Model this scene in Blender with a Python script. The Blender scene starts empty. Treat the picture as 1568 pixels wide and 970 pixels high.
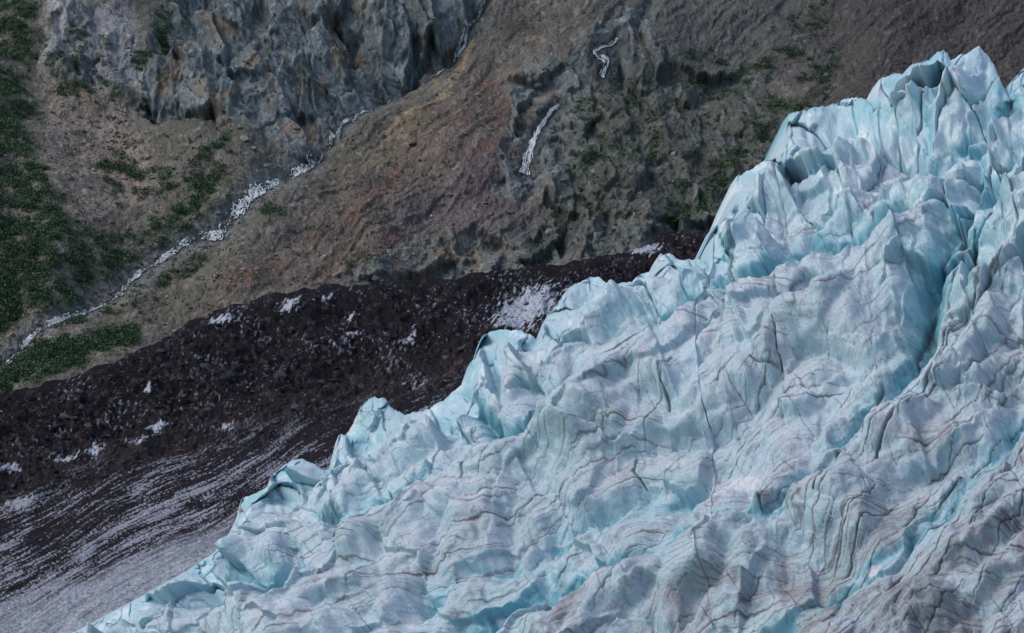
import bpy, math, numpy as np, time
T0=time.time()
F=784/math.tan(math.radians(15)); CX=784.; CY=485.
rng=np.random.default_rng(7)
f4=np.float32
# ---------------------------------------------------------------- noise
_ga=np.arange(256)*(2*np.pi/256); GX=np.cos(_ga).astype(f4); GY=np.sin(_ga).astype(f4)
def hsh(ix,iy,s):
    n=(ix.astype(np.uint32)*np.uint32(374761393)+iy.astype(np.uint32)*np.uint32(668265263)+np.uint32((s*1446651+977)&0xffffffff))
    n=(n^(n>>np.uint32(13)))*np.uint32(1274126177)
    n=(n^(n>>np.uint32(15)))*np.uint32(2246822519)
    return n^(n>>np.uint32(16))
def perlin(x,y,s=0):
    x=np.asarray(x,f4);y=np.asarray(y,f4)
    xf=np.floor(x);yf=np.floor(y);ix=xf.astype(np.int64);iy=yf.astype(np.int64)
    fx=x-xf;fy=y-yf
    u=fx*fx*fx*(fx*(fx*6-15)+10);v=fy*fy*fy*(fy*(fy*6-15)+10)
    def g(a,b,dx,dy):
        k=hsh(a,b,s)&np.uint32(255); return GX[k]*dx+GY[k]*dy
    n00=g(ix,iy,fx,fy);n10=g(ix+1,iy,fx-1,fy);n01=g(ix,iy+1,fx,fy-1);n11=g(ix+1,iy+1,fx-1,fy-1)
    a=n00+u*(n10-n00);b=n01+u*(n11-n01)
    return (a+v*(b-a))*1.5
def fbm(x,y,o=4,s=0,gain=.5,mode=0,eps=.0):
    r=0;a=1.;t=0
    for i in range(o):
        n=perlin(x,y,s+i*17)
        if mode==1: n=np.sqrt(n*n+eps)*2-0.6
        if mode==2: n=0.6-np.sqrt(n*n+eps)*2
        r=r+a*n;t+=a;a*=gain;x=x*2.03+3.1;y=y*2.03+1.7
    return r/t
def voro(x,y,s=0):
    x=np.asarray(x,f4);y=np.asarray(y,f4)
    ix=np.floor(x).astype(np.int64);iy=np.floor(y).astype(np.int64)
    f1=np.full(x.shape,9,f4);f2=f1.copy();cid=np.zeros(x.shape,np.uint32);cx=f1*0;cy=f1*0
    for a in(-1,0,1):
        for b in(-1,0,1):
            k=hsh(ix+a,iy+b,s)
            dx=x-(ix+a+(k&np.uint32(1023)).astype(f4)/1023.).astype(f4)
            dy=y-(iy+b+((k>>np.uint32(10))&np.uint32(1023)).astype(f4)/1023.).astype(f4)
            d=np.sqrt(dx*dx+dy*dy)
            m=d<f1
            f2=np.where(m,f1,np.minimum(f2,d));f1=np.where(m,d,f1)
            cid=np.where(m,k,cid);cx=np.where(m,dx,cx);cy=np.where(m,dy,cy)
    return f1,f2,cid,cx,cy
def facet(x,y,s=0,tilt=1.,dome=0.):
    f1,f2,c,dx,dy=voro(x,y,s)
    r=((c>>np.uint32(5))&np.uint32(255)).astype(f4)/255-.5
    a=((c>>np.uint32(21))&np.uint32(255)).astype(f4)/255-.5
    b=((c>>np.uint32(13))&np.uint32(255)).astype(f4)/255-.5
    return r+tilt*(a*dx+b*dy)*2-dome*f1*f1, f2-f1, r
def ss(a,b,x):
    t=np.clip((x-a)/(b-a),0,1);return t*t*(3-2*t)
def blur(h,n=1):
    for _ in range(n):
        for ax in (0,1):
            p=np.concatenate([np.take(h,[0],ax),h,np.take(h,[-1],ax)],ax)
            m=h.shape[ax]
            h=.25*np.take(p,range(0,m),ax)+.5*h+.25*np.take(p,range(2,m+2),ax)
    return h
def dline(U,V,pts):
    d=np.full(U.shape,1e9,f4)
    for (x0,y0),(x1,y1) in zip(pts[:-1],pts[1:]):
        ex,ey=x1-x0,y1-y0;L=ex*ex+ey*ey+1e-6
        t=np.clip(((U-x0)*ex+(V-y0)*ey)/L,0,1)
        dd=(U-x0-t*ex)**2+(V-y0-t*ey)**2
        np.minimum(d,dd,out=d)
    return np.sqrt(d)
def pmask(U,V,pts,soft=10):
    ins=np.zeros(U.shape,bool);n=len(pts)
    for i in range(n):
        x0,y0=pts[i];x1,y1=pts[(i+1)%n]
        if y0==y1: continue
        c=((y0>V)!=(y1>V))&(U<(x1-x0)*(V-y0)/(y1-y0)+x0)
        ins^=c
    d=dline(U,V,pts+[pts[0]])
    return ss(-soft,soft,np.where(ins,d,-d))
# ---------------------------------------------------------------- colour
EL=np.array([.84,.80,.82])
def pal(r,g,b):
    c=np.array([r,g,b])/255.
    l=np.where(c<=.04045,c/12.92,((c+.055)/1.055)**2.4)
    return (l/EL).astype(f4)
def mix(col,c,m):
    c=np.asarray(c,f4)
    m=np.clip(m,0,1)[...,None]
    return col+(c-col)*m
def unp(U,V,y):
    return np.stack([y*(U-CX)/F,y,y*(CY-V)/F],-1)
def build(name,Vt,Q,C,mat,smooth):
    me=bpy.data.meshes.new(name);k=Q.shape[1]
    me.vertices.add(len(Vt));me.vertices.foreach_set('co',Vt.reshape(-1).astype(f4))
    me.loops.add(Q.size);me.loops.foreach_set('vertex_index',Q.reshape(-1).astype(np.int32))
    me.polygons.add(len(Q));me.polygons.foreach_set('loop_start',np.arange(0,Q.size,k,dtype=np.int32))
    me.polygons.foreach_set('use_smooth',np.full(len(Q),smooth))
    me.update(calc_edges=True)
    at=me.color_attributes.new('Col','FLOAT_COLOR','POINT')
    c=np.ones((len(Vt),4),f4);c[:,:3]=np.clip(C.reshape(-1,3),0.004,.9);at.data.foreach_set('color',c.reshape(-1))
    o=bpy.data.objects.new(name,me);bpy.context.collection.objects.link(o);me.materials.append(mat);return o
def make_grid(name,P,C,mat):
    ny,nx=P.shape[:2]
    idx=np.arange(nx*ny,dtype=np.int32).reshape(ny,nx)
    q=np.stack([idx[:-1,:-1],idx[1:,:-1],idx[1:,1:],idx[:-1,1:]],-1).reshape(-1,4)
    return build(name,P.reshape(-1,3),q,C,mat,True)
def make_poly(name,V,Q,C,mat,smooth=False): return build(name,V,Q,C,mat,smooth)
def material(name,rough,nscale,namt,bscale,bdist,spec=.3,bstr=1.):
    m=bpy.data.materials.new(name);m.use_nodes=True;nt=m.node_tree;N=nt.nodes;L=nt.links
    b=N['Principled BSDF'];b.inputs['Roughness'].default_value=rough;b.inputs['Specular IOR Level'].default_value=spec
    a=N.new('ShaderNodeAttribute');a.attribute_name='Col'
    tc=N.new('ShaderNodeTexCoord')
    n=N.new('ShaderNodeTexNoise');n.inputs['Scale'].default_value=nscale;n.inputs['Detail'].default_value=3;n.inputs['Roughness'].default_value=.65
    L.new(tc.outputs['Object'],n.inputs['Vector'])
    mr=N.new('ShaderNodeMapRange');mr.inputs[1].default_value=.3;mr.inputs[2].default_value=.7;mr.inputs[3].default_value=1-namt;mr.inputs[4].default_value=1+namt
    L.new(n.outputs['Fac'],mr.inputs[0])
    vm=N.new('ShaderNodeVectorMath');vm.operation='SCALE'
    L.new(a.outputs['Color'],vm.inputs[0]);L.new(mr.outputs[0],vm.inputs['Scale']);L.new(vm.outputs[0],b.inputs['Base Color'])
    if bdist>0:
        n2=N.new('ShaderNodeTexNoise');n2.inputs['Scale'].default_value=bscale;n2.inputs['Detail'].default_value=2;n2.inputs['Roughness'].default_value=.6
        L.new(tc.outputs['Object'],n2.inputs['Vector'])
        bp=N.new('ShaderNodeBump');bp.inputs['Distance'].default_value=bdist;bp.inputs['Strength'].default_value=bstr
        L.new(n2.outputs['Fac'],bp.inputs['Height']);L.new(bp.outputs[0],b.inputs['Normal'])
    return m
M_ice=material('glacier_ice',.7,1.6,.08,3.0,.14,.2)
M_mor=material('debris_ice',.85,.8,.3,1.0,.5,.08)
M_hill=material('mountain_rock',.95,.5,.22,.5,1.0,.08)
M_leaf=material('leaf_green',.8,.7,.3,1,0,.1)
M_rock=material('boulder_stone',.9,1.5,.25,2,0,.1)
M_wat=material('white_water',.6,.8,.12,1.2,0,.2)

def axis(core,lo,hi,n=14):
    a=lo+(core[0]-lo)*(1-(1-np.linspace(0,1,n,endpoint=False))**1.5) if n else []
    b=core[-1]+(hi-core[-1])*np.linspace(0,1,n+1)[1:]**1.5
    return np.concatenate([a,core,b])
# ================================================================ GLACIER
sky=[(-300,1190),(0,1030),(60,995),(110,970),(200,922),(285,875),(330,845),(352,815),(364,790),(370,765),(392,755),(410,745),(416,728),(440,710),(465,700),(482,712),(497,722),(507,715),(513,700),(519,668),(535,660),(545,640),(556,618),(572,608),(590,610),(603,628),(620,636),(645,630),(660,625),(690,605),(708,592),(715,575),(722,555),(733,545),(741,515),(760,506),(795,505),(812,512),(825,520),(831,505),(838,485),(855,465),(868,447),(882,432),(905,425),(916,424),(932,436),(960,432),(985,420),(1003,412),(1012,390),(1025,388),(1045,400),(1066,396),(1078,402),(1087,408),(1092,395),(1089,352),(1100,344),(1115,335),(1122,318),(1128,290),(1130,270),(1145,262),(1165,250),(1195,240),(1203,205),(1207,178),(1225,170),(1250,165),(1285,160),(1295,152),(1325,148),(1334,160),(1343,168),(1346,140),(1350,122),(1372,112),(1388,112),(1396,98),(1425,92),(1432,80),(1450,80),(1456,90),(1478,84),(1486,76),(1500,72),(1512,84),(1524,104),(1537,135),(1545,152),(1549,128),(1568,108),(1600,80),(1680,30),(1800,-60),(2400,-420)]
sx=np.array([p[0] for p in sky],float);sy=np.array([p[1] for p in sky],float)
Ug=axis(np.arange(30,1600,1.15),-250,2300,12).astype(f4)
S=np.interp(Ug,sx,sy)+fbm(Ug/14,Ug*0+.5,4,3,.6)*7*ss(300,500,Ug)
bot=np.maximum(1060,S+60)
NR=800
t=np.linspace(0,1,NR)**1.0
U=np.repeat(Ug[None],NR,0).astype(f4);V=(S[None]+t[:,None]*(bot-S)[None]).astype(f4)
W1=fbm(U/190,V/190,2,11)*45; W2=fbm(U/190,V/190,2,12)*45
w1=fbm(U/45,V/45,3,13)*9; w2=fbm(U/45,V/45,3,14)*9
Uw=U+W1*.5+w1; Vw=V+W2*.5+w2
dsk=dline(U,V,list(zip(Ug[::5].tolist(),S[::5].tolist())))
ca,sa=math.cos(math.radians(36)),math.sin(math.radians(36))
A=(Uw*ca-Vw*sa); B=(Uw*sa+Vw*ca)
h=np.zeros_like(U)
def ridge(pts,amp,w):
    global h
    d=dline(Uw,Vw,pts);h+=amp*np.exp(-(d/w)**2)
def trough(pts,amp,w):
    global h
    d=dline(Uw,Vw,pts);h-=amp*np.exp(-np.sqrt((d/w)**2+.03)*1.3)
ridge([(430,990),(590,845),(720,765),(880,680),(1050,590),(1200,540),(1290,500),(1420,420),(1560,330),(1800,200)],8.,60)
ridge([(850,990),(1000,890),(1110,850),(1290,770),(1400,660),(1480,560),(1568,440),(1750,280)],8.5,52)
ridge([(1290,1000),(1440,860),(1568,760),(1750,600)],7.,70)
ridge([(180,975),(350,890),(500,790),(640,690),(700,660),(800,600),(930,520),(1090,440),(1180,380)],3.6,36)
ridge([(905,690),(960,600),(1060,520),(1180,455),(1300,350),(1420,320)],5.2,38)
ridge([(1120,345),(1230,270),(1330,230),(1400,150)],2.5,40)
h0=h.copy()
for T,a,w in [([(300,880),(330,915),(420,890),(520,880),(590,790),(660,740)],3.8,20),
            ([(740,640),(790,695),(835,680),(915,600),(1000,520),(1110,470),(1250,400),(1400,355)],6.8,18),
            ([(660,990),(850,905),(1000,860),(1120,810),(1180,815),(1290,695),(1345,630),(1400,560),(1440,455),(1500,340),(1560,270)],8.5,24),
            ([(1160,990),(1330,890),(1450,790),(1568,650)],5.5,24),
            ([(1180,450),(1270,330),(1390,290),(1450,220),(1530,170)],3.8,16),
            ([(620,940),(700,890),(800,860),(930,790),(1060,750)],3,18),
            ([(520,800),(640,760),(740,720)],2.5,14),
            ([(1370,300),(1410,230),(1440,150),(1455,95)],3.,10),
            ([(1500,300),(1490,220),(1545,160)],4,14)]:
    trough(T,a,w)
ridge([(1175,800),(1230,745),(1280,722)],3.5,22)
hb=h.copy()
tr=ss(-110,210,(U-1180)*.6-(V-330)*.9)
lump=fbm(A/165,B/66,2,21,.35,1,.002)
h+=3.2*lump
lump2=fbm(A/64+2,B/42,2,25,.40,1,.005)
h+=(.9+.6*tr)*lump2
h2=h.copy()
up=ss(150,15,dsk)
ser=np.clip(up*.9+tr*.95,0,1)
wx=fbm(U/50,V/50,3,34,.6)*9
fa,edge,r_a=facet((Uw+wx)/66,(Vw-wx)/82,31,2.0,.1)
fb,edge2,r_b=facet((Uw+wx)/32,(Vw-wx*.6)/40,32,1.8,.1)
fc,edge3,r3c=facet((Uw+w1)/15,(Vw+w2)/18,33,1.5,0)
fab,_,_=facet((A+wx)/125,(B-wx)/54,35,1.9,0)
h+=blur((ser*3.7*fa+(1-ser)*1.1*fab).astype(f4),2)+blur(((.20+.75*ser)*fb).astype(f4),1)
h-=ser*1.4*ss(.055,0,edge)
h+=(.06+.15*ser)*fc
def lines(ph,width,seed,thr,ls=90):
    k=np.floor(ph);fr=np.abs(ph-k-.5)
    jit=perlin(U/ls+k*7.3,V/ls+k*3.1,seed)
    wv=np.clip((jit-thr)*2.2,0,1)*width
    return ss(1,.2,fr/np.maximum(wv,1e-3))*(wv>1e-3)
wl=fbm(U/230,V/230,2,41)*55+h0*2.4+lump*3.5+fbm(U/30,V/30,4,42,.6)*3+fb*.8
a2=math.radians(28)
ph0=(U*math.sin(a2)+V*math.cos(a2)+wl)
L1=lines(ph0/20.,.065,43,-.10,170)
L1b=lines(ph0/8.5+.3+perlin(U/90,V/90,58)*.6,.11,48,-.02,100)
rgt=ss(-60,60,(V-560)+(U-1430)*.9)
a3=math.radians(50)
phr=(U*math.sin(a3)+V*math.cos(a3)+h0*1.5+lump*4+fbm(U/30,V/30,4,49,.6)*4)
L2=lines(phr/44.,.032,44,.06,110)
L5=lines(phr/17.,.08,53,-.12,160)*rgt*ss(1120,1320,U)
a4=math.radians(-52)
L3=lines((U*math.sin(a4)+V*math.cos(a4)+h0*2+fbm(U/30,V/30,4,50,.6)*6)/60.,.022,45,.14,50)
L4=lines(ph0/5.0,.28,46,-.14,110)
low=ss(25,130,dsk)*(1-.7*tr)
lm=ss(-.1,.35,fbm(A/120,B/60,3,47))
sw=ph0/20.-np.floor(ph0/20.)
h+=blur((sw*.36*lm*low).astype(f4),1)+(ph0/7.-np.floor(ph0/7.))*.04*low
h-=.12*L1*low+.07*L1b*low+.2*L2*low+.2*L3*low+.3*L5*low
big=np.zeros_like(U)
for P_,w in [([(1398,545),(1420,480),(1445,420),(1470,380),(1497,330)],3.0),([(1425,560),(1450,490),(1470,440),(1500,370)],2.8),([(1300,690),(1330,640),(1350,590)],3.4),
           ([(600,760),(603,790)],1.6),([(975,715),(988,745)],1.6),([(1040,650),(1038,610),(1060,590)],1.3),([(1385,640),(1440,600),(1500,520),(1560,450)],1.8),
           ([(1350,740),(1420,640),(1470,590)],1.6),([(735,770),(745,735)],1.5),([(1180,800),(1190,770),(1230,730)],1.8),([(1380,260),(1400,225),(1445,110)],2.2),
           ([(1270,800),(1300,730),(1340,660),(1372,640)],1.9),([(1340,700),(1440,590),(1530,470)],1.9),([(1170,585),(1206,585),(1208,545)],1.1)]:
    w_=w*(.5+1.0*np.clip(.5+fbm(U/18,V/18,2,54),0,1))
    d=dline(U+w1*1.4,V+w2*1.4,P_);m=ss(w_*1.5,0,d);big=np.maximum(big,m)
h-=.7*big
h+=.10*fbm(U/10,V/9,4,51,.65)
rr=20+14*fbm(U/60,V/60,2,52)
q=np.clip(1-dsk/rr,0,1)
roll=(1-np.sqrt(np.clip(1-q*q,0,1)))*3.0
q2=np.clip(1-dsk/100,0,1);roll=roll+q2**2*3.5
iy=np.clip(1/330+1.342e-6*(U-100)-2.31e-6*(970-V),1/520,1/120)
y=1/iy
base=unp(U,V,y)
ray=base/np.linalg.norm(base,axis=-1,keepdims=True)
N0=np.array([-.32,-.62,.50],f4)
kk=ss(0,55,dsk)[...,None]
D=-ray*(1-kk)+N0*kk
sc=(y/300)
P=base+(h*sc)[...,None]*D*1.35+(roll*sc)[...,None]*ray
def grads(hh):
    dj=np.gradient(hh,axis=0)/np.maximum(np.gradient(V,axis=0),.05)
    di=np.gradient(hh,axis=1)/np.gradient(Ug)[None]-dj*np.gradient(V,axis=1)/np.gradient(Ug)[None]
    return np.clip(di,-1,1),np.clip(dj,-1,1)
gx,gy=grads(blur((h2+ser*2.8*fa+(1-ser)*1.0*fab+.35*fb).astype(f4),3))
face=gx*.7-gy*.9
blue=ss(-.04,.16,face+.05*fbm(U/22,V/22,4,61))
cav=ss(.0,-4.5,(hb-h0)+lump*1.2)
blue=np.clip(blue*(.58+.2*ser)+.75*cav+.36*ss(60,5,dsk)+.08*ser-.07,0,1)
dirt=np.clip(.30+.9*fbm(A/210,B/80,4,62)+.0006*(U-1000)+.0008*(V-600),0,1)*(1-ser*.9)
C=np.tile(pal(176,190,203),(NR,len(Ug),1))
C=mix(C,pal(189,191,203),ss(-.1,.5,fbm(U/70,V/50,5,63,.6)))
C=mix(C,pal(155,161,174),dirt*.6)
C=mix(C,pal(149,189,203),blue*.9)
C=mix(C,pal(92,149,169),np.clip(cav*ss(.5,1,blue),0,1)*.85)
C=mix(C,pal(210,220,227),ss(-.02,.4,fbm(A/40,B/22,5,64,.6))*ser*.8)
brown=ss(.10,.5,fbm(A/130,B/60,5,65,.6)+.0011*(V-800)+.0004*(U-1000))*(1-ser)
C=mix(C,pal(122,115,119),brown*.6*(1-.6*blue))
C=mix(C,pal(108,102,106),L4*low*(.20+.5*brown+.3*dirt)*(1-.5*blue))
C=mix(C,pal(84,76,78),L1*(.15+.8*low)*(1-.35*blue))
C=mix(C,pal(98,90,89),L1b*(.1+.7*low)*(1-.35*blue))
C=mix(C,pal(74,76,81),L2*(.15+.65*low)*(1-.3*blue))
C=mix(C,pal(68,67,71),L5*low*.95)
C=mix(C,pal(74,78,84),L3*low*.6)
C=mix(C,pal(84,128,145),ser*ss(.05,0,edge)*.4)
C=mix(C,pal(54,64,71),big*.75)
sp=ss(.30,.6,fbm(U/6,V/4.5,3,66))*low
C=mix(C,pal(98,90,90),sp*.5)
C=mix(C,C*.84,ss(.0,.5,fbm(U/5,V/4,2,67))*.6)
for (cx,cy,rx,ry) in [(1135,738,26,11),(632,945,18,12),(450,902,12,8),(512,886,20,8),(1340,880,12,7),(1100,755,14,8),(1170,478,7,9)]:
    dd=np.sqrt(((U-cx+(V-cy)*.6+w1)/rx)**2+((V-cy+w2*.6)/ry)**2)+fbm(U/7,V/7,3,68)*.5
    C=mix(C,pal(198,197,207),ss(1.1,.75,dd)*.9)
rows=[];crow=[]
for (dy,dz) in [(160,-150),(70,-60),(30,-22),(12,-7),(4,-1.5),(1,-.2)]:
    rows.append(P[0]+np.array([dy*-.25,dy,dz]));crow.append(C[0])
P=np.concatenate([np.stack(rows),P]);C=np.concatenate([np.stack(crow),C])
ext=P[-1]+np.array([0,-30,-25.]);P=np.concatenate([P,ext[None]]);C=np.concatenate([C,C[-1:]])
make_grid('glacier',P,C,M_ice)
print('glacier',time.time()-T0)
# ================================================================ MORAINE
mt=[(-900,760),(-200,640),(0,603),(60,590),(100,577),(150,560),(200,540),(250,515),(290,490),(340,470),(400,455),(450,442),(500,436),(560,436),(600,430),(640,422),(700,425),(740,414),(780,415),(830,405),(900,396),(960,385),(985,375),(1010,362),(1030,354),(1090,350),(1200,345),(2000,300)]
Um=axis(np.arange(-30,1130,1.2),-800,1900,14).astype(f4)
S=np.interp(Um,[p[0] for p in mt],[p[1] for p in mt])+fbm(Um/30,Um*0+.3,5,71)*10
NR=560
t=np.linspace(0,1,NR)
botm=np.where(Um<700,1060,1060-(np.minimum(Um,1200)-700)*.7)
botm=np.maximum(botm,S+200)
U=np.repeat(Um[None],NR,0).astype(f4);V=(S[None]+t[:,None]*(botm-S)[None]).astype(f4)
W1=fbm(U/130,V/130,4,72)*45;W2=fbm(U/130,V/130,4,73)*45
am=math.radians(28);ca,sa=math.cos(am),math.sin(am)
A=U*ca-V*sa;B=U*sa+V*ca+fbm(U/260,V/260,2,92)*22
dsk=(V-S[None])
y=1/np.clip(1/640.+(1/350.-1/640.)*(V-400)/600.,1/760,1/250)
base=unp(U,V,y)
bline=(V-(755-U*.255))
str_=ss(-30,50,bline+W2*.5)
h=4.5*fbm(U/120,V/90,4,74,.5,2)*(1-.85*str_)+1.6*fbm(A/90,B/24,4,75)*(1-.6*str_)
h+=(1-str_)*(1.4*fbm(U/22,V/18,4,76)+.7*np.clip(facet(U/13,V/10,77,1)[0],-.6,.8)+.3*facet(U/5.5,V/5,78,1)[0])
h+=str_*(.25*fbm(A/60,B/8,4,79)+.15*fbm(U/5,V/5,2,80))
q=np.clip(1-dsk/22,0,1);roll=(1-np.sqrt(np.clip(1-q*q,0,1)))*5
N0=np.array([-.1,-.75,.5],f4)
P=base+h[...,None]*N0*1.1*ss(0,25,dsk)[...,None]+np.stack([roll*0,roll,roll*0],-1)
C=np.tile(pal(34,30,35),(NR,len(Um),1))
n1=fbm(U/60,V/45,5,81)
C=mix(C,pal(43,38,41),ss(-.1,.5,n1)*.8)
C=mix(C,pal(24,23,28),ss(.0,.5,-n1)*.9)
C=C*.60
f,e,r=facet(U/6,V/5,82,1)
C=mix(C,pal(62,60,66),ss(.38,.5,r)*.6*(1-str_*.5))
f,e,r=facet(U/3.2,V/3,83,1)
C=mix(C,pal(88,86,93),ss(.45,.5,r)*.5)
C=mix(C,pal(88,72,68),ss(.42,.5,facet(U/7,V/6,84,1)[2])*ss(.0,.4,fbm(U/80,V/50,3,85)+.3*ss(60,0,np.abs(bline+30))))
C=mix(C,pal(48,42,44),ss(60,0,np.abs(bline+20))*.5)
a8=math.radians(50);A8=U*math.cos(a8)-V*math.sin(a8);B8=U*math.sin(a8)+V*math.cos(a8)
fl=fbm(A8/8,B8/4,4,86,.6)+.45*fbm(U/70,V/50,3,87)
C=mix(C,pal(136,135,148),ss(.30,.52,fl)*.8*(1-str_))
patch=0
for (cx,cy,rx,ry,s_) in [(805,472,56,40,1.2),(790,492,36,16,1.2),(242,657,15,13,1.1),(627,517,10,14,1.1),(340,490,22,12,.9),(440,468,20,14,1),(536,480,10,8,.8),(545,510,12,6,.8),(990,383,28,10,1),(350,655,14,7,.8),(100,702,24,9,.8),(150,692,22,9,.9),(30,770,34,12,1),(20,720,22,7,.8),(230,600,8,9,.8),(500,455,12,8,.7),(215,680,20,7,.8),(640,590,18,6,.8)]:
    dd=np.sqrt(((U-cx+(V-cy)*.7+W1*.25)/rx)**2+((V-cy)/ry)**2)
    patch=np.maximum(patch,ss(1.4,.1,dd)*s_)
nn=fbm(A8/16,B8/4,5,88,.64)
C=mix(C,pal(166,169,183),ss(.48,.72,patch+nn*1.6)*(patch>0)*.9)
st=fbm(A/60,B/3.6,4,89,.66)+.5*fbm(A/200,B/22,3,90)+.45*fbm(U/3.6,V/3,2,94)
lowk=ss(0,170,bline)
C=mix(C,pal(40,36,40),str_*.5)
C=mix(C,pal(142,141,154),str_*ss(.12-.26*lowk,.38-.26*lowk,st)*.9)
pale=ss(-20,34,(V-(938-U*.37))+W2*.6)
C=mix(C,pal(156,159,172),pale*.8)
C=mix(C,pal(100,97,103),pale*ss(-.05,.35,fbm(A/50,B/3.6,4,91,.65)+.45*fbm(U/4,V/3,2,95))*.7)
rows=[];
for (dy,dz) in [(260,-170),(90,-50),(30,-9),(8,-1.)]:
    rows.append(P[0]+np.array([0,dy,dz]))
P=np.concatenate([np.stack(rows),P]);C=np.concatenate([np.repeat(C[:1],4,0),C])
make_grid('debris_covered_moraine',P,C,M_mor)
PM=P[4:].copy()
print('moraine',time.time()-T0)
# ================================================================ MOUNTAINSIDE
Uh=axis(np.arange(-30,1600,1.2),-1600,3200,20).astype(f4)
Vh=axis(np.arange(-20,622,1.1),-700,760,14).astype(f4)
U,V=np.meshgrid(Uh,Vh);U=U.astype(f4);V=V.astype(f4)
W1=fbm(U/120,V/120,5,101,.55)*48;W2=fbm(U/120,V/120,5,102,.55)*48
Ux=U+W1*.7+fbm(U/18,V/18,3,103)*6;Vx=V+W2*.7+fbm(U/18,V/18,3,104)*6
stream=[(-60,590),(0,548),(14,530),(30,515),(45,500),(75,485),(120,465),(150,448),(180,425),(205,400),(250,375),(275,362),(300,352),(330,350),(352,330),(385,300),(400,290),(425,270),(470,245),(488,215),(505,200),(515,180),(530,165),(545,155),(585,128),(640,98),(690,68),(712,35),(735,8),(760,-40)]
fall=[(857,144),(846,152),(836,165),(826,180),(820,195),(815,212),(807,235),(801,264)]
fallu=[(947,54),(935,60),(920,66),(910,74),(916,80),(930,82),(928,92),(920,104)]
ds=dline(U,V,stream)
dfl=np.minimum(dline(U,V,fall),dline(U,V,fallu))
y=1/(1/1130.+(1/740.-1/1130.)*(V/600.)-1.1e-7*(U-700));y=np.clip(y,500,2300)
base=unp(U,V,y)
cl1=pmask(Ux,Vx,[(75,10),(205,0),(225,120),(150,125),(65,95)],12)
cl2=pmask(Ux,Vx,[(250,-40),(600,-60),(760,-60),(740,30),(640,80),(590,130),(520,190),(470,235),(390,215),(330,175),(260,190),(205,140),(235,60)],12)
cl4=pmask(Ux,Vx,[(790,100),(860,60),(1000,-10),(1010,70),(900,120),(885,240),(860,330),(760,280),(790,200)],12)
dk=pmask(Ux,Vx,[(890,120),(960,60),(1110,90),(1230,160),(1220,260),(1140,330),(1090,360),(900,390),(790,400),(860,290),(870,200)],16)
lowr=pmask(Ux,Vx,[(500,430),(620,370),(800,330),(1090,330),(1100,380),(900,410),(700,440)],12)
red=pmask(Ux,Vx,[(770,90),(800,200),(790,300),(700,350),(560,410),(430,450),(300,490),(400,400),(520,290),(600,200),(700,110)],18)
scr=pmask(Ux,Vx,[(55,130),(150,125),(190,150),(215,220),(250,290),(170,300),(120,350),(80,290)],10)
cliff=np.clip(cl1*.7+cl2+cl4*.85+dk*.6+lowr*.6,0,1)
h=-6*np.exp(-(ds/18)**2)-8*np.exp(-(ds/75)**2)
h+=24*fbm(U/260,V/200,3,105)+6*fbm(Ux/90,Vx/80,3,106,.5,2)*(.3+.7*cliff)
a5=math.radians(-38)
Ac=Ux*math.cos(a5)+Vx*math.sin(a5);Bc=-Ux*math.sin(a5)+Vx*math.cos(a5)
a6=math.radians(62)
A6=Ux*math.cos(a6)+Vx*math.sin(a6);B6=-Ux*math.sin(a6)+Vx*math.cos(a6)
f1_,e1,r1=facet(A6/72,B6/44,107,2.1);f2_,e2,r2=facet(A6/33,B6/20,108,1.9);f3_,e3,r3=facet(Ux/12,Vx/9,109,1.6)
f0_,e0,r0=facet(Ux/130,Vx/100,131,2.1)
fa_=ss(8,34,dfl)
h+=cliff*(blur((9*f0_+7.*f1_+2.4*f2_).astype(f4),2)*(.1+.9*fa_)+.6*f3_)+(1-cliff)*(.4*f3_)-cliff*1.4*ss(.05,0,e1)*fa_-cliff*.4*ss(.05,0,e2)*fa_
rill=fbm(Ac/110,Bc/15,4,110,.5)
h+=(1-cliff)*2.0*rill*ss(300,600,U)+.9*rill+.6*fbm(U/9,V/9,3,111)
fine,fe,fr=facet(U/3.4,V/3,112,1)
h+=.3*fine
h=h-4*np.exp(-(dfl/14)**2)
N0=np.array([0,-.85,.35],f4)
P=base+h[...,None]*N0
n1=fbm(U/80,V/60,5,113);n2=fbm(Ac/70,Bc/14,5,114);n3=fbm(U/10,V/9,4,115)
C=np.tile(pal(101,94,89),U.shape+(1,))
C=mix(C,pal(84,77,72),ss(-.2,.5,n1))
C=mix(C,pal(124,112,102),ss(.05,.5,n2)*.7)
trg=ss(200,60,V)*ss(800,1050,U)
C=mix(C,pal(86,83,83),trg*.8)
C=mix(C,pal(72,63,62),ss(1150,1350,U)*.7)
C=mix(C,pal(99,85,80),red*.75)
C=mix(C,pal(104,78,72),red*ss(.0,.4,fbm(Ac/90,Bc/22,4,116))*.7)
C=mix(C,pal(120,110,102),red*ss(.05,.45,rill)*.6)
C=mix(C,pal(92,82,90),ss(70,10,dline(Ux,Vx,[(640,320),(740,300),(830,260)]))*.5)
C=mix(C,pal(142,121,97),ss(10,2,dline(Ux,Vx,[(730,50),(650,160),(600,195)])+n3*6)*.6)
C=mix(C,pal(110,98,80),ss(24,4,dline(Ux,Vx,[(500,235),(580,240),(640,190)]))*.35)
C=mix(C,pal(118,88,64),ss(18,2,dline(Ux,Vx,[(740,385),(780,350)]))*.45)
C=mix(C,pal(128,113,108),scr*.9)
rc=np.tile(pal(102,106,109),U.shape+(1,))
rc=mix(rc,pal(68,75,81),ss(.05,.4,fbm(A6/70,B6/11,5,117)))
rc=mix(rc,pal(134,136,139),ss(.1,.5,fbm(A6/30,B6/14,5,118))*.8)
rc=mix(rc,pal(120,101,88),ss(.03,.4,fbm(U/45,V/45,4,119))*.8)
C=mix(C,rc,np.clip(cl2*.85+cl4*.6+lowr*.45+dk*.25,0,1))
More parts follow.
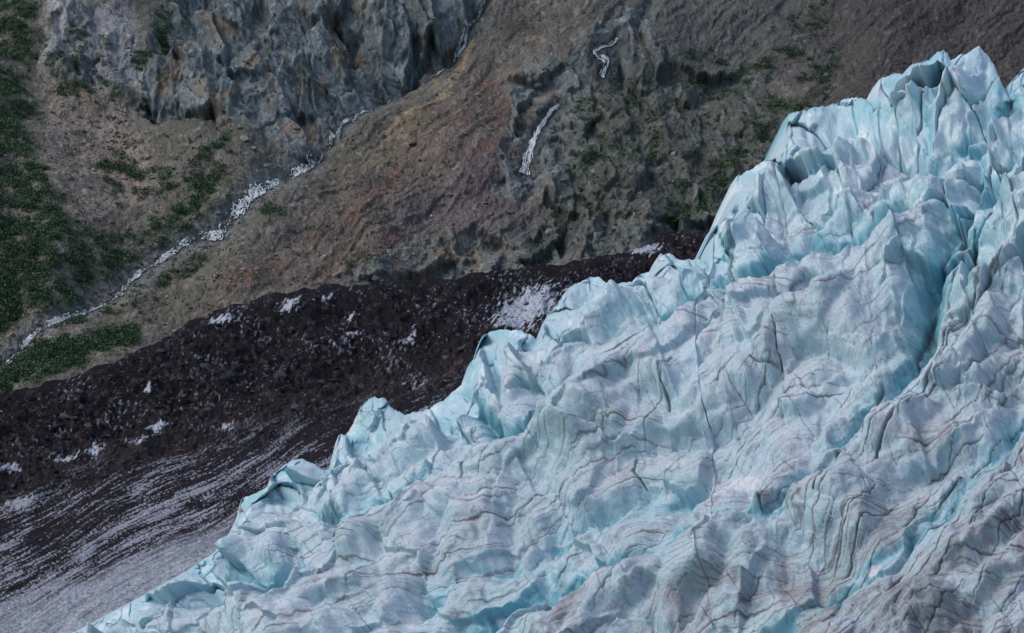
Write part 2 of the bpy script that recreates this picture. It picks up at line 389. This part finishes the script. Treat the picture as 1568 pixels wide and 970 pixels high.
C=mix(C,pal(140,135,140),cl1*.8*ss(-.3,.3,n2+.3))
C=mix(C,pal(72,73,68),dk*.6)
C=mix(C,pal(100,100,100),dk*ss(.05,.4,fbm(A6/24,B6/10,4,120))*.7)
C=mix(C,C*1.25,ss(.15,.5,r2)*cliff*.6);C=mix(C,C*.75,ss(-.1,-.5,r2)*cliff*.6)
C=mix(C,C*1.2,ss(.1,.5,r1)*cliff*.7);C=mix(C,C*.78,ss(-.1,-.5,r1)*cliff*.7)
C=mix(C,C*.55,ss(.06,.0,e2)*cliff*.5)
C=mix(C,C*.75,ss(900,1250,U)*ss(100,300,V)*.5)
C=mix(C,pal(112,110,110),ss(30,8,ds+n3*24)*ss(560,440,U)*.8)
C=mix(C,pal(58,61,64),ss(12,4,ds+n3*10)*.7)
C=mix(C,pal(54,55,58),ss(22,5,dfl+n3*10)*.75)
veg=pmask(Ux,Vx,[(-1600,-700),(40,-700),(60,-20),(45,60),(40,130),(35,210),(80,280),(105,345),(200,350),(270,310),(330,260),(345,300),(270,355),(200,390),(150,420),(60,470),(-60,520),(-1600,900)],14)
vegb=pmask(Ux,Vx,[(-1600,560),(-60,560),(100,525),(200,505),(195,535),(100,580),(-60,620),(-1600,900)],10)
vgrp=np.zeros_like(U)
for pts,w,a in [([(960,130),(1010,180),(1000,240)],40,.55),([(1060,90),(1130,110),(1190,70),(1260,90)],45,.9),([(1240,130),(1180,200),(1130,270),(1040,320)],46,1),([(890,230),(920,280)],24,.9),([(270,20),(230,100),(100,130),(150,90)],36,1),([(300,395),(200,450),(90,490)],16,1.2),([(330,250),(250,300),(170,240)],50,.8),([(1240,20),(1200,60)],50,.8),([(900,170),(960,250),(880,300)],50,.45),([(60,100),(130,60)],30,.8),([(410,325),(420,330)],16,1),([(540,405),(560,400)],16,.8),([(180,210),(190,230)],22,1)]:
    vgrp=np.maximum(vgrp,ss(w,w*.25,dline(U,V,pts))*a)
vr=ss(-.02,.23,fbm(Ux/26,Vx/20,4,121))*vgrp
vn=fbm(U/22,V/17,5,122,.6)
leftk=ss(150,20,U)
vm_=np.clip(veg*ss(-.12-.10*leftk,.14-.06*leftk,vn)+vegb*ss(-.3,.0,vn)+vr,0,1)
gcol=np.tile(pal(50,66,50),U.shape+(1,));gcol=mix(gcol,pal(76,84,60),ss(-.1,.4,fbm(U/40,V/40,4,123)));gcol=mix(gcol,pal(38,50,42),ss(.0,.3,fbm(U/9,V/8,3,124)))
C=mix(C,gcol,vm_*.6)
C=mix(C,pal(78,76,60),ss(.15,.5,fbm(U/70,V/60,4,125))*.35*ss(850,450,U))
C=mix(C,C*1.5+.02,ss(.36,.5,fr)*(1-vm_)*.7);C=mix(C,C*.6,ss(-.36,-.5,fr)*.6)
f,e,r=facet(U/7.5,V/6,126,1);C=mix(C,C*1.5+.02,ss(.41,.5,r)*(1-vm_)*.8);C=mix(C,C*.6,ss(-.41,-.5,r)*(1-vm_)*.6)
C=mix(C,C*.8,ss(.0,.4,n3)*.6)
C=C*np.array([1.03,1.09,1.09],f4)
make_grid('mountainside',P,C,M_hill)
PH=P
print('hill',time.time()-T0)
PS=np.stack([blur(P[...,k].astype(f4),4) for k in range(3)],-1)
def at(u,v):
    i=np.interp(u,Uh,np.arange(len(Uh)));j=np.interp(v,Vh,np.arange(len(Vh)))
    i0=np.clip(i.astype(int),0,len(Uh)-2);j0=np.clip(j.astype(int),0,len(Vh)-2);fi=(i-i0)[...,None];fj=(j-j0)[...,None]
    return PS[j0,i0]*(1-fi)*(1-fj)+PS[j0,i0+1]*fi*(1-fj)+PS[j0+1,i0]*(1-fi)*fj+PS[j0+1,i0+1]*fi*fj
# ================================================================ WATER
def water(name,pts,wfun,nstr,seed,off,gapf,step=1.2,colr=(196,200,210),wander=4,gs=16,os=9,sw=.3,gg=.45,fade=None):
    r=np.random.default_rng(seed)
    p=np.array(pts,float);seg=np.hypot(*np.diff(p,axis=0).T);cs=np.concatenate([[0],np.cumsum(seg)])
    s=np.arange(0,cs[-1],step);x=np.interp(s,cs,p[:,0]);yv=np.interp(s,cs,p[:,1])
    x+=perlin(s/14,s*0,seed)*wander+perlin(s/5,s*0+9,seed)*wander*.4;tx=np.gradient(x);ty=np.gradient(yv);l=np.hypot(tx,ty);nx_,ny_=-ty/l,tx/l
    VV=[];QQ=[];CC=[];base_i=0
    W=wfun(s/cs[-1])*(1+.6*perlin(s/18,s*0+4,seed+3))
    fd=fade(s/cs[-1]) if fade else 1.
    for k in range(nstr):
        o=(r.uniform(-1,1)*W*.9)+perlin(s/os,s*0+k*3.3,seed+k)*W*.8
        g=perlin(s/gs,s*0+k*7.7,seed+90+k)+gapf+gg*perlin(s/28,s*0+3,seed+5)
        w=W*sw*(1+1.3*perlin(s/(os*.7),s*0+k*5.1,seed+50+k))*ss(0,.25,g)*fd
        w=np.maximum(w,0)
        a=at(x+nx_*(o-w),yv+ny_*(o-w));b=at(x+nx_*(o+w),yv+ny_*(o+w));m=at(x+nx_*o,yv+ny_*o)
        for q_,extra in((a,-.3),(m,.0),(b,-.3)):
            q_[:,1]-=off+extra+k*.03;q_[:,2]+=.1
        n=len(s);VV.append(np.stack([a,m,b],1).reshape(-1,3))
        i=np.arange(n-1)
        ok=(w[:-1]>0.05)|(w[1:]>0.05);i=i[ok]
        for c in(0,1):
            QQ.append(np.stack([i*3+c,i*3+c+1,i*3+c+4,i*3+c+3],-1)+base_i)
        br=((.95+.5*perlin(s/3,s*0+k,seed+7))*(.6+.4*fd))[:,None,None]*r.uniform(.7,1.15)
        CC.append((pal(*colr)[None,None]*br*np.array([.8,1,.8])[None,:,None]).reshape(-1,3));base_i+=3*n
    return make_poly(name,np.concatenate(VV),np.concatenate(QQ),np.concatenate(CC),M_wat,True)
water('mountain_stream',stream,lambda s:np.interp(s,[0,.15,.3,.42,.5,.62,.66,.72,.78,1],[5.5,4.2,3.6,5,8.5,5.5,3.2,2.6,1.4,1.2]),18,5,1.0,-.09,gs=5,os=5,colr=(232,236,243),sw=.14,gg=.9)
water('waterfall',fall,lambda s:np.interp(s,[0,.1,.35,.6,1],[2.2,2.6,3.2,4.4,7.5]),28,15,1.4,.14,colr=(226,230,238),wander=1.2,gs=10,os=30,sw=.11,gg=.2,fade=lambda s:np.interp(s,[0,.4,1],[1,1,.55]))
water('waterfall',fallu,lambda s:np.interp(s,[0,.5,.7,1],[2.2,1.6,3.4,4.2]),14,25,1.4,.08,colr=(230,234,240),wander=1,gs=8,os=20,sw=.17,gg=.4)
water('waterfall',[(716,30),(712,48),(700,62)],lambda s:s*0+2.4,6,35,1.5,.2,colr=(180,184,192),wander=1,os=20,sw=.2)
# ================================================================ SHRUBS
core=(U>-25)&(U<1590)&(V>-15)&(V<610)
sp_=np.clip(vm_+.035*(cliff<.3)*(U<700)+.06*dk+.08*scr,0,1)*core
sp_=sp_*(ds>12)*(dfl>16)
pr=(sp_**1.3).reshape(-1);pr=pr/pr.sum()
NS=5000
pick=rng.choice(pr.size,NS,p=pr)
cp=PH.reshape(-1,3)[pick]
R=rng.uniform(.6,2.2,NS)*np.where(rng.random(NS)<.12,1.6,1)
NL=40
dirs=rng.normal(size=(NS,NL,3));dirs/=np.linalg.norm(dirs,axis=-1,keepdims=True)
rad=rng.uniform(.35,1,(NS,NL,1))**.6
ctr=cp[:,None]+dirs*rad*R[:,None,None]*np.array([1.6,1.0,.75])
ctr[...,2]+=(R*.35)[:,None];ctr[...,1]-=(R*.3)[:,None]
sz=rng.uniform(.2,.55,(NS,NL,1))*(.7+.15*R[:,None,None])
t1=rng.normal(size=(NS,NL,3));t1/=np.linalg.norm(t1,axis=-1,keepdims=True)
t2=np.cross(t1,rng.normal(size=(NS,NL,3)));t2/=np.linalg.norm(t2,axis=-1,keepdims=True)
vs=np.stack([ctr-t1*sz,ctr+t2*sz*.7,ctr+t1*sz,ctr-t2*sz*.7],2).reshape(-1,3)
qs=np.arange(NS*NL*4).reshape(-1,4)
k=rng.random((NS,1,1));gc=pal(54,79,63)*(1-k)+pal(86,102,76)*k
rgtk=(U.reshape(-1)[pick]>800)[:,None,None]
gc=np.where(rgtk,gc*.8,gc)*rng.uniform(.65,1.25,(NS,1,1))
gc=np.where(rng.random((NS,1,1))<.04,pal(106,108,74),gc)*rng.uniform(.65,1.35,(NS,NL,1))
make_poly('alder_shrubs',vs,qs,np.repeat(gc.reshape(-1,3),4,0),M_leaf)
# ================================================================ BOULDERS
ph=(1+5**.5)/2
ico=np.array([(-1,ph,0),(1,ph,0),(-1,-ph,0),(1,-ph,0),(0,-1,ph),(0,1,ph),(0,-1,-ph),(0,1,-ph),(ph,0,-1),(ph,0,1),(-ph,0,-1),(-ph,0,1)])/1.9
icf=np.array([(0,11,5),(0,5,1),(0,1,7),(0,7,10),(0,10,11),(1,5,9),(5,11,4),(11,10,2),(10,7,6),(7,1,8),(3,9,4),(3,4,2),(3,2,6),(3,6,8),(3,8,9),(4,9,5),(2,4,11),(6,2,10),(8,6,7),(9,8,1)])
def rocks(name,pos,size,col):
    n=len(pos);v=ico[None]*rng.uniform(.6,1.25,(n,12,1))*rng.uniform(.6,1.3,(n,1,3))*size[:,None,None]
    a=rng.uniform(0,6.28,n);c,s=np.cos(a),np.sin(a)
    x=v[...,0]*c[:,None]-v[...,1]*s[:,None];yy=v[...,0]*s[:,None]+v[...,1]*c[:,None];v=np.stack([x,yy,v[...,2]*.75],-1)+pos[:,None]
    q=(icf[None]+np.arange(n)[:,None,None]*12).reshape(-1,3)
    make_poly(name,v.reshape(-1,3),q,np.repeat(col,12,0),M_rock)
pr=((np.clip(1.3*ss(34,8,ds)*ss(600,400,U)+.25*scr+.22*red+.12*(1-cliff)*(U<900)+.3*lowr+.1,0,1))*(1-vm_)*(dfl>12)*core).reshape(-1);pr/=pr.sum()
n=3400;pick=rng.choice(pr.size,n,p=pr)
g=rng.uniform(.5,1.3,(n,1))*pal(120,116,116)[None]
rocks('hillside_boulders',PH.reshape(-1,3)[pick],.3+rng.exponential(.36,n),g)
um=rng.integers(16,len(Um)-60,3800);vm2=rng.integers(12,500,3800)
g=rng.uniform(.25,1.4,(3800,1))*np.where(rng.random((3800,1))<.2,pal(80,66,63)[None],pal(62,61,67)[None])
vv=Um[um]*.255+ (np.interp(Um[um],Um,S)+vm2/NR*(botm-S)[um])
keep=vv<780
rocks('moraine_boulders',PM[vm2,um][keep],(.14+rng.exponential(.32,3800))[keep],g[keep])
# ================================================================ CAMERA / LIGHT
cam=bpy.data.cameras.new('camera');co=bpy.data.objects.new('camera',cam);bpy.context.collection.objects.link(co)
co.rotation_euler=(math.pi/2,0,0);cam.sensor_width=36;cam.lens=18/math.tan(math.radians(15));cam.clip_end=20000;cam.clip_start=1
bpy.context.scene.camera=co
w=bpy.data.worlds.new('World');bpy.context.scene.world=w;w.use_nodes=True;nt=w.node_tree
bg=nt.nodes['Background'];sk=nt.nodes.new('ShaderNodeTexSky');sk.sky_type='NISHITA';sk.sun_disc=False
el,az=math.radians(50),math.radians(-102)
sk.sun_elevation=el;sk.sun_rotation=az;sk.air_density=1.0;sk.dust_density=2.5
nt.links.new(sk.outputs[0],bg.inputs[0]);bg.inputs[1].default_value=.13
sl=bpy.data.lights.new('sun','SUN');sl.energy=1.0;sl.angle=math.radians(32);sl.color=(1,.96,.92)
so=bpy.data.objects.new('sun',sl);bpy.context.collection.objects.link(so)
from mathutils import Vector
d=Vector((math.sin(az)*math.cos(el),math.cos(az)*math.cos(el),math.sin(el)))
so.rotation_euler=d.to_track_quat('Z','Y').to_euler()
sc_=bpy.context.scene;sc_.view_settings.view_transform='Standard';sc_.view_settings.look='None';sc_.view_settings.exposure=0
print('done',time.time()-T0)
